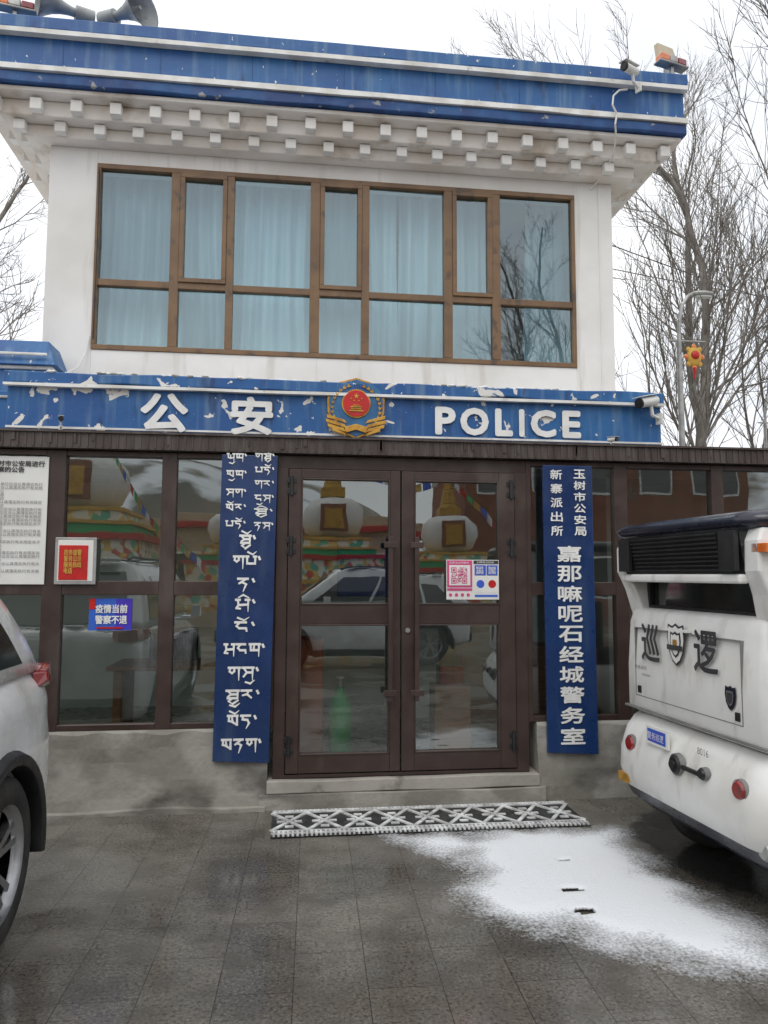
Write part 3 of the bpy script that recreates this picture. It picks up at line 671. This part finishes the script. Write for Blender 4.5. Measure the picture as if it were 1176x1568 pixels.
m.box(-.01,.03,-.62,.62,.852,.862,seamm)
for y in(-.05,.12): m.box(-.012,.02,y,y+.05,1.335,1.35,paper)
m.box(-.008,.0,-.44,-.41,.95,.99,black); m.box(-.008,.0,.44,.47,.95,.99,black)
m.obj('rear_seams',PC)
NY=Vector((0,-1,0))
text('word_patrol_a','巡',(-.009,.41,1.145),NY,Z,.19,.215,ink,PC,.004); text('word_patrol_b','逻',(-.009,-.10,1.145),NY,Z,.20,.215,ink,PC,.004)
text('caption_a','安全出行',(-.004,.50,1.09),NY,Z,.13,.02,ink,PC); text('caption_b','电动巡逻车',(-.004,.42,1.055),NY,Z,.09,.012,ink,PC)
def shield(m,cy,cz,s,x,mats):
    pts=[(0,1),(.35,.85),(.8,.95),(.9,.3),(.75,-.35),(.4,-.8),(0,-1)]; pts=pts+[(-a,b) for a,b in pts[-2:0:-1]]
    for k,(f,mt) in enumerate(zip((1,.88,.62,.5,.25),mats)):
        vs=[(x-.002*k,cy-a*s*f*.8,cz+b*s*f) for a,b in pts]; m.add(vs,[list(range(len(vs)))],mt)
m=MB(); shield(m,.06,1.265,.115,-.009,(ink,paper,ink,paper,gold)); shield(m,-.38,1.05,.06,-.006,(ink,cartn,steel,ink)); 
m.box(-.021,-.018,-.01,.13,1.235,1.262,ink)
m.obj('rear_badges',PC,fixn=False)
m=MB()
def lampdisc(y,z,r,x,mt,d=.02): m.cyl((x,y,z),(x-d,y,z),r*1.15,r*1.1,seamm,24); m.cyl((x-d,y,z),(x-d-.012,y,z),r,r*.8,mt,24)
lampdisc(-.50,.655,.045,-.045,redl); lampdisc(.47,.655,.045,-.045,redl)
lampdisc(-.02,.655,.05,-.055,black,.03); lampdisc(-.25,.665,.028,-.055,black,.03); m.cyl((-.08,-.02,.655),(-.11,-.02,.655),.025,.022,black,16)
m.box(-.085,-.07,-.26,-.02,.645,.665,black); lampdisc(-.60,.42,.045,.0,steel,.02)
m.box(-.062,-.05,.08,.30,.70,.80,paper); m.box(-.064,-.0625,.10,.28,.715,.785,bprint); m.box(-.075,-.05,.50,.60,.42,.47,gold)
m.box(-.03,.10,-.70,-.60,1.745,1.785,orl)
m.obj('rear_lamps',PC,bevel=.003)
text('plate_text','警务巡逻',(-.067,.27,.73),NY,Z,.16,.04,white,PC)
text('num','8016',(-.058,-.18,.745),NY,Z,.09,.035,inkg,PC)
m=MB()
for x in(.75,1.65):
    m.box(x,x+.45,-.55,.55,.82,.98,cartn); m.box(x,x+.09,-.55,.55,.98,1.40,cartn)
m.obj('seats',PC,bevel=.03)
m=MB(); m.add([(3.0,-.57,1.0),(3.0,.57,1.0),(2.6,.57,1.84),(2.6,-.57,1.84)],[(0,1,2,3)],g_po); m.obj('windscreen',PC)
m=MB()
for s in(-1,1):
    for x in(.55,2.6):
        sub=MB(); wheel(sub,0,0,0,.27,.17,1,6)
        vs=[(v[1]+x,s*(v[0]+.625),v[2]+.255) for v in sub.v]; base=len(m.v); m.v+=vs
        for f,k,q in zip(sub.f,sub.m,sub.sm): m.f.append([base+i for i in f]); m.m.append(m.mi(sub.mats[k])); m.sm.append(q)
m.obj('wheels',PC)
# ------------------------------------------------------------------ ground
def ground_mat():
    M,t,N,L,P=nt('wet_pavers'); tc=N.new('ShaderNodeTexCoord').outputs['Object']
    mp=N.new('ShaderNodeMapping'); mp.inputs['Rotation'].default_value=(0,0,math.radians(91.5)); mp.inputs['Location'].default_value=(.1,.06,0); L.new(tc,mp.inputs[0])
    b=N.new('ShaderNodeTexBrick'); L.new(mp.outputs[0],b.inputs['Vector']); b.inputs['Scale'].default_value=1; b.offset=.5
    b.inputs['Brick Width'].default_value=.60; b.inputs['Row Height'].default_value=.30; b.inputs['Mortar Size'].default_value=.0028; b.inputs['Mortar Smooth'].default_value=.5; b.inputs['Bias'].default_value=0
    b.inputs['Color1'].default_value=(.185,.168,.143,1); b.inputs['Color2'].default_value=(.148,.138,.122,1); b.inputs['Mortar'].default_value=(.09,.08,.07,1)
    sp=noise(N,L,tc,75,1); c=mixc(N,L,ramp(N,L,sp,.50,.62,0,.55),b.outputs['Color'],(.30,.28,.25))
    sp2=noise(N,L,tc,60,2,off=(7,3,0)); c=mixc(N,L,ramp(N,L,sp2,.53,.62,0,.6),c,(.05,.046,.041))
    c=mixc(N,L,ramp(N,L,b.outputs['Fac'],0,1,0,.75),c,(.05,.044,.038))
    big=noise(N,L,tc,.85,9,(1,1.4,1),.7,(3.3,1.2,0)); wet=ramp(N,L,big,.40,.57)
    med=noise(N,L,tc,5.5,9); 
    c=mixc(N,L,ramp(N,L,med,.45,.66,0,.5),c,(.085,.076,.064))
    c=mixc(N,L,ramp(N,L,noise(N,L,tc,1.9,9,off=(1,9,0)),.60,.72,0,.35),c,(.34,.34,.34))
    mul=N.new('ShaderNodeMix'); mul.data_type='RGBA'; mul.blend_type='MULTIPLY'; L.new(wet,mul.inputs[0]); L.new(c,mul.inputs[6]); mul.inputs[7].default_value=(.62,.61,.60,1)
    L.new(mul.outputs[2],P.inputs['Base Color'])
    rgh=N.new('ShaderNodeMix'); L.new(wet,rgh.inputs[0]); rgh.inputs[2].default_value=.42; L.new(ramp(N,L,med,.42,.60,.05,.22),rgh.inputs[3]); L.new(rgh.outputs[0],P.inputs['Roughness'])
    bb=N.new('ShaderNodeMath'); bb.operation='MULTIPLY_ADD'; L.new(b.outputs['Fac'],bb.inputs[0]); bb.inputs[1].default_value=-.8; L.new(noise(N,L,tc,90,4),bb.inputs[2])
    st=N.new('ShaderNodeBump'); st.inputs['Distance'].default_value=.003; L.new(ramp(N,L,wet,0,1,.4,.07),st.inputs['Strength']); L.new(bb.outputs[0],st.inputs['Height']); L.new(st.outputs[0],P.inputs['Normal'])
    P.inputs['Specular IOR Level'].default_value=.85
    return M
m=MB(); m.add([(-900,-900,0),(900,-900,0),(900,900,0),(-900,900,0)],[(0,1,2,3)],ground_mat()); m.obj('ground')
def pdist(p,poly):
    ins=False; dm=9
    for i in range(len(poly)):
        a=Vector(poly[i]);b=Vector(poly[(i+1)%len(poly)])
        ab=b-a; t=max(0,min(1,(p-a).dot(ab)/ab.length_squared)); dm=min(dm,(p-a-ab*t).length)
        if (a.y>p.y)!=(b.y>p.y) and p.x<(b.x-a.x)*(p.y-a.y)/(b.y-a.y)+a.x: ins=not ins
    return dm if ins else -dm
def sheet_mat(name,col,rough,lo,hi,bm=.5,k2=.34,amax=1):
    M,t,N,L,P=nt(name); tc=N.new('ShaderNodeTexCoord').outputs['Object']
    at=N.new('ShaderNodeAttribute'); at.attribute_name='depth'
    n1=noise(N,L,tc,5,8); n2=noise(N,L,tc,70,6)
    a=N.new('ShaderNodeMath'); a.operation='MULTIPLY_ADD'; L.new(n1,a.inputs[0]); a.inputs[1].default_value=.28; L.new(at.outputs['Fac'],a.inputs[2])
    b=N.new('ShaderNodeMath'); b.operation='MULTIPLY_ADD'; L.new(n2,b.inputs[0]); b.inputs[1].default_value=k2; L.new(a.outputs[0],b.inputs[2])
    al=ramp(N,L,b.outputs[0],lo,hi,0,amax)
    P.inputs['Base Color'].default_value=(*col,1); P.inputs['Roughness'].default_value=rough
    L.new(al,P.inputs['Alpha'])
    if bm: bump(N,L,P,n2,bm,.01)
    return M
def sheet(name,poly,x0,x1,y0,y1,mat,n=90,zz=.005,hh=.02,holes=()):
    vs=[];fs=[];dep=[]
    for j in range(n+1):
        for i in range(n+1):
            x=x0+(x1-x0)*i/n;y=y0+(y1-y0)*j/n; d=pdist(Vector((x,y)),poly)
            d+=.10*mnoise.noise(Vector((x*4,y*4,3)))
            for hx,hy,hr in holes:
                q=math.hypot((x-hx),(y-hy)*1.8)
                if q<hr: d=min(d,-.3)
            dep.append(max(-1,d)); vs.append((x,y,zz+hh*max(0,min(1,d/.25))))
    for j in range(n):
        for i in range(n): a=j*(n+1)+i; fs.append((a,a+1,a+n+2,a+n+1))
    m=MB(); m.add(vs,fs,mat,True); o=m.obj(name,fixn=False)
    at=o.data.attributes.new('depth','FLOAT','POINT')
    for i,d in enumerate(dep): at.data[i].value=d
    return o
SNP=[(.62,4.78),(1.2,4.80),(1.93,4.80),(2.12,4.74),(2.10,4.4),(2.06,4.04),(2.20,3.55),(2.20,3.30),(2.05,3.02),(1.80,2.98),(1.52,3.22),(1.20,3.45),(1.0,3.56),(.90,3.75),(.86,3.95),(.98,4.15),(.95,4.38),(.76,4.55)]
HL=((1.47,3.86,.055),(1.44,3.62,.05),(1.56,4.25,.035))
sheet('snow_patch',SNP,.2,2.6,2.7,5.2,sheet_mat('pavement_snow',(.78,.80,.83),.75,.24,.50),100,.0065,.018,HL)
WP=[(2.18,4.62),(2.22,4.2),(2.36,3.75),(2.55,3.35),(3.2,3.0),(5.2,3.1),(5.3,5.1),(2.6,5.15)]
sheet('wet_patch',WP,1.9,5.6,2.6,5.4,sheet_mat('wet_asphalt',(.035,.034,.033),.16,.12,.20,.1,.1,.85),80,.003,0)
# anti-slip mat
AM=empty('anti_slip_mat'); m=MB()
alu=pm('mat_aluminium',(.60,.60,.59),(.42,.42,.42),14,.5,metal=.1,c3=(.80,.81,.82),lo3=.48,hi3=.6,sc3=11)
matd=pm('mat_rubber',(.018,.018,.018),(.04,.04,.04),14,.8,c3=(.4,.4,.42),lo3=.66,hi3=.74,sc3=9)
mx0,mx1,my0,my1=-.12,1.97,4.83,5.33
m.box(mx0,mx1,my0,my1,.0075,.012,matd)
def bar(p,q,w,z0,z1,mat):
    p=Vector(p);q=Vector(q);d=(q-p).normalized();n=Vector((-d.y,d.x))*w/2
    c=[p+n,q+n,q-n,p-n]; m.add([(a.x,a.y,z0) for a in c]+[(a.x,a.y,z1) for a in c],[(0,1,2,3),(4,5,6,7),(0,1,5,4),(1,2,6,5),(2,3,7,6),(3,0,4,7)],mat)
y0,y1=my0+.10,my1-.05
nn_=9
for i in range(nn_):
    a=mx0+(mx1-mx0)*i/nn_; b=mx0+(mx1-mx0)*(i+1)/nn_; c=(a+b)/2; h=y1-y0
    bar((a,y0),(b,y1),.026,.012,.0195,alu); bar((a,y1),(b,y0),.026,.012,.0202,alu)
    for qx,qy,s in((c,y0+h*.22,.028),(c,y1-h*.22,.028),(a+.06,y0+h*.5,.026),(b-.06,y0+h*.5,.026)):
        bar((qx-s,qy),(qx+s,qy),s*1.1,.012,.0185,alu)
for yy in(my0+.045,y0-.010,y1+.010,my1-.008): bar((mx0,yy),(mx1,yy),.012,.012,.0208,alu)
for i in range(70):
    x=mx0+.02+i*.0298; bar((x,my0+.0),(x,my0+.09),.014,.012,.0213,alu); bar((x,y1+.01),(x,my1),.010,.012,.0213,alu)
m.obj('mat_grid',AM)
# ------------------------------------------------------------------ trees
def tree(name,base,h,r,seed,lean=(0,0),ang=.6,dens=1.0,first=.18,levels=3,twig=.005):
    rg=random.Random(seed); cu=bpy.data.curves.new(name,'CURVE'); cu.dimensions='3D'; cu.bevel_depth=1; cu.bevel_resolution=0; cu.use_fill_caps=False
    def branch(p,d,L,rad,lev):
        n=max(3,int(L/.35)+2) if lev<2 else 4
        pts=[p.copy()]; dd=[d.copy()]
        for i in range(n):
            d=(d+Vector((rg.gauss(0,.08),rg.gauss(0,.08),rg.gauss(0,.05)+(.06 if lev else .0)+(.03 if lev>1 else 0)))).normalized()
            p=p+d*L/n; pts.append(p.copy()); dd.append(d.copy())
        s=cu.splines.new('POLY'); s.points.add(n)
        for i,q in enumerate(pts):
            s.points[i].co=(*q,1); s.points[i].radius=max(twig*.5,rad*(1-i/n*(.8 if lev else .85)))
        if lev>=levels: return
        cnt=int({0:h*3.0,1:4+L*2.6,2:3+L*3.0}[lev]*dens)
        for k in range(cnt):
            t=(first if lev==0 else .15)+(1-(first if lev==0 else .15))*(k+rg.random())/cnt; f=t*n; i=min(n-1,int(f)); q=pts[i].lerp(pts[i+1],f-i)
            ax=dd[i]; o=ax.orthogonal().normalized(); o=Matrix.Rotation(rg.uniform(0,6.283),3,ax)@o
            a=rg.gauss(ang,.15)
            nd=(ax*math.cos(a)+o*math.sin(a)).normalized()
            Lc={0:h*.26*(1.1-t)+.6,1:L*.48*(1.1-t*.7)+.15,2:L*.5*(1.1-t*.6)+.1}[lev]*rg.uniform(.6,1.2)
            rc={0:r*.28*(1.15-t),1:rad*.42,2:rad*.5}[lev]
            branch(q,nd,Lc,max(twig,rc),lev+1)
    branch(Vector((0,0,-.1)),Vector((lean[0],lean[1],1)).normalized(),h,r,0)
    o=bpy.data.objects.new('tmp',cu); sc.collection.objects.link(o)
    t=to_mesh(o,name,None); t.location=base; t.data.materials.clear(); t.data.materials.append(bark); return t
tree('bare_tree',(6.35,11.0,0),15.0,.10,1,(.0,0),.5,.95,twig=.005)
tree('bare_tree',(6.1,9.6,0),10,.085,2,(-.20,.02),.6,.8,first=.3,twig=.0045)
tree('bare_tree',(7.3,11.5,0),16,.10,3,(-.01,.0),.5,.95,twig=.005)
tree('bare_tree',(9.4,15.5,0),17,.13,4,(-.03,0),.5,.85,twig=.006)
tree('bare_tree',(8.6,13,0),16,.11,11,(-.02,0),.45,.85,twig=.0055)
tree('bare_tree',(-4.35,12.6,0),11.0,.12,5,(.0,0),.6,.9,twig=.0055)
tree('bare_tree',(-6.8,15,0),12,.16,6,(0.03,0),.6,.8,twig=.0065)
tree('bare_tree',(6.3,-6.5,0),14,.16,7,(0,0),.55,.9,first=.25,twig=.007)
tree('bare_tree',(9,-8,0),13,.16,9,(0,0),.55,.75,first=.25,twig=.007)
# ------------------------------------------------------------------ street lamp with lantern ornaments
def lamp(loc,rz,s):
    o=empty('street_lamp',loc,rz); o.scale=(s,s,s); m=MB()
    m.cyl((0,0,0),(0,0,.9),.11,.09,steel,16); m.cyl((0,0,.9),(0,0,6.4),.07,.045,steel,16)
    m.tube([(0,0,6.4),(.02,0,6.75),(.08,0,7.05),(.2,0,7.22),(.32,0,7.28)],.035,steel,10)
    m.sph((.48,0,7.27),.22,steel,1,.5,.26,8); m.sph((.50,0,7.22),.17,paper,1,.45,.2,8)
    m.tube([(-.2,0,6.38),(.5,0,6.38)],.02,steel,8)
    m.obj('pole',o)
    m=MB()
    m.sph((.28,0,6.10),.14,yel,1,.35,1.3,8); m.sph((.28,-.04,6.12),.08,red,1,.5,1,8)
    for a in range(8):
        t=a*math.pi/4; m.sph((.28+.15*math.cos(t),0,6.10+.19*math.sin(t)),.05,yel if a%2 else orl,1,.4,1,5)
    m.cyl((.28,0,5.90),(.28,0,5.70),.035,.015,red,8); m.cyl((.28,0,6.28),(.28,0,6.38),.01,.01,steel,6)
    m.obj('lantern_ornament',o); return o
lamp((5.18,9.3,0),0,.76); lamp((9.35,13.6,0),0,.74)
PW=empty('overhead_wire'); m=MB()
for k,(a,b) in enumerate([((5,12,7.6),(18,15,7.0)),((4.5,14,8.2),(20,15,7.9)),((4,25,8.0),(22,22,8.6))]):
    a=Vector(a);b=Vector(b); m.tube([a.lerp(b,i/12)-Vector((0,0,.5*math.sin(math.pi*i/12))) for i in range(13)],.010,black,5)
m.obj('wires',PW)
# ------------------------------------------------------------------ surroundings
def house(name,x0,x1,y0,y1,h,wall,front,trim=yel,rows=2,cols=5):
    o=empty(name); m=MB(); m.box(x0,x1,y0,y1,0,h,wall); m.box(x0-.3,x1+.3,y0-.3,y1+.3,h,h+.25,trim); m.box(x0-.15,x1+.15,y0-.15,y1+.15,h+.25,h+.6,wall)
    m.obj('walls',o,bevel=.02); m=MB(); fy=y1 if front>0 else y0
    for r in range(rows):
        for c in range(cols):
            cx=x0+(x1-x0)*(c+.5)/cols; z0=.9+r*(h/rows); w=(x1-x0)/cols*.28
            m.box(cx-w-.08,cx+w+.08,fy-.04,fy+.04,z0-.1,z0+1.5,white); m.box(cx-w,cx+w,fy-.06,fy+.06,z0,z0+1.4,g_dark)
    m.obj('windows',o); return o
house('brick_house',6.5,18,-24,-17,8.2,brick,1)
house('temple_hall',-14,5,-24,-19,3.3,ochre,1,red,1,7)
house('roadside_house',9.5,16,24,30,5.2,plaster,-1,red,2,4)
def stupa(loc,s):
    o=empty('stupa',loc); o.scale=(s,s,s); m=MB()
    tiers=[(1.7,0,.5,ochre),(1.55,.5,.62,yel),(1.5,.62,1.15,rel),(1.6,1.15,1.27,yel),(1.4,1.27,1.85,rel),(1.5,1.85,1.97,red),(1.2,1.97,2.15,grn),(1.25,2.15,2.22,yel),(1.0,2.22,2.42,rel),(1.05,2.42,2.5,yel)]
    for w,a,b,mt in tiers: m.box(-w,w,-w,w,a,b-.002,mt)
    m.obj('tiers',o); m=MB()
    prof=[(.55,2.5),(.78,2.65),(.92,3.0),(.86,3.35),(.6,3.6),(.25,3.68)]
    m.loft([[(r*math.cos(t),r*math.sin(t),z) for t in[2*math.pi*i/24 for i in range(24)]] for r,z in prof],plaster)
    m.box(-.34,.34,-.34,.34,3.67,3.90,gold)
    for i in range(9): r=.28-.024*i; m.cyl((0,0,3.9+i*.13),(0,0,4.02+i*.13),r,r*.9,gold if i%2 else yel,14)
    m.sph((0,0,5.2),.15,gold); m.box(-.36,.36,.80,.95,2.66,3.42,brick); m.box(-.26,.26,.93,.99,2.72,3.3,gold)
    m.obj('dome',o)
stupa((-6.3,-12.5,0),1.45); stupa((-2.2,-15,0),1.0); stupa((1.3,-13,0),1.1); stupa((4.9,-12.5,0),1.0)
PF=empty('prayer_flags'); m=MB(); fc=[bprint,white,red,grn,yel]
for a,b in(((-6.3,-12.5,7.3),(1.3,-13,5.6)),((1.3,-13,5.6),(4.9,-12.5,5.1)),((-6.3,-12.5,7.3),(-12,-9,2.5)),((-6.3,-12.5,7.3),(-2.3,-8.2,1.8)),((4.9,-12.5,5.1),(8.2,-9,2.2))):
    a=Vector(a);b=Vector(b); n=int((b-a).length/.28); pts=[a.lerp(b,i/n)-Vector((0,0,.7*math.sin(math.pi*i/n))) for i in range(n+1)]; m.tube(pts,.008,ink,4)
    for i in range(n):
        p,q=pts[i],pts[i].lerp(pts[i+1],.85); dn=Vector((0,R.uniform(-.1,.1),-.24)); m.add([p,q,q+dn,p+dn],[(0,1,2,3)],fc[i%5])
m.obj('flags',PF,fixn=False)
m=MB(); hill=pm('hill_ground',(.20,.17,.13),(.12,.11,.09),.02,.95,c3=(.75,.77,.8),lo3=.45,hi3=.56,sc3=.03)
n=160; rings=[]
for k,(rad,hf) in enumerate([(300,-.02),(360,.45),(430,.85),(520,1),(640,.5)]):
    rg_=[]
    for i in range(n):
        a=2*math.pi*i/n; q=Vector((math.cos(a)*2.2,math.sin(a)*2.2,k*.12)); hgt=85*(.55+.75*mnoise.fractal(q,1,2,5))
        rg_.append((rad*math.cos(a),rad*math.sin(a),max(-2,hgt*hf)))
    rings.append(rg_)
m.loft(rings,hill,smooth=True,caps=False); m.obj('hills')
# ------------------------------------------------------------------ world, sun, camera
w=bpy.data.worlds.new("World"); sc.world=w; w.use_nodes=True; N=w.node_tree.nodes; L=w.node_tree.links; bg=N['Background']
sky=N.new('ShaderNodeTexSky'); sky.sky_type='NISHITA'; sky.sun_disc=False; sky.sun_elevation=math.radians(55); sky.sun_rotation=math.radians(200)
tc=N.new('ShaderNodeTexCoord').outputs['Generated']
cl=noise(N,L,tc,2.2,8,(1,1,2.5),.3)
cloud=mixc(N,L,ramp(N,L,cl,.35,.65),(8.9,9.2,9.7),(10.6,10.7,10.8))
L.new(mixc(N,L,ramp(N,L,cl,.3,.5,.90,.98),sky.outputs[0],cloud),bg.inputs[0]); bg.inputs[1].default_value=.12
sun=bpy.data.lights.new('sun','SUN'); sun.energy=1.1; sun.angle=math.radians(40); sun.color=(1,.97,.92)
so=bpy.data.objects.new('sun',sun); el=math.radians(55); az=math.radians(200)
dirv=Vector((math.sin(az)*math.cos(el),math.cos(az)*math.cos(el),math.sin(el))); so.rotation_euler=dirv.to_track_quat('Z','Y').to_euler(); so.location=(-3,-6,12); link(so)
p,a,r=.0849,.1211,.0039
def cv(x,y,f):
    x,y=x*math.cos(r)-y*math.sin(r), x*math.sin(r)+y*math.cos(r)
    fw=f*math.cos(p)-y*math.sin(p); up=f*math.sin(p)+y*math.cos(p)
    return Vector((x*math.cos(a)+fw*math.sin(a),-x*math.sin(a)+fw*math.cos(a),up))
cx_,cy_,cz_=cv(1,0,0),cv(0,1,0),-cv(0,0,1)
M=Matrix(((cx_.x,cy_.x,cz_.x,0),(cx_.y,cy_.y,cz_.y,0),(cx_.z,cy_.z,cz_.z,1.65),(0,0,0,1)))
cam=bpy.data.cameras.new('camera'); cam.sensor_fit='VERTICAL'; cam.sensor_height=36; cam.lens=1132/1568*36; cam.clip_start=.05; cam.clip_end=3000
co=bpy.data.objects.new('camera',cam); co.matrix_world=M; link(co); sc.camera=co
sc.view_settings.view_transform='Standard'; sc.view_settings.look='None'; sc.view_settings.exposure=0
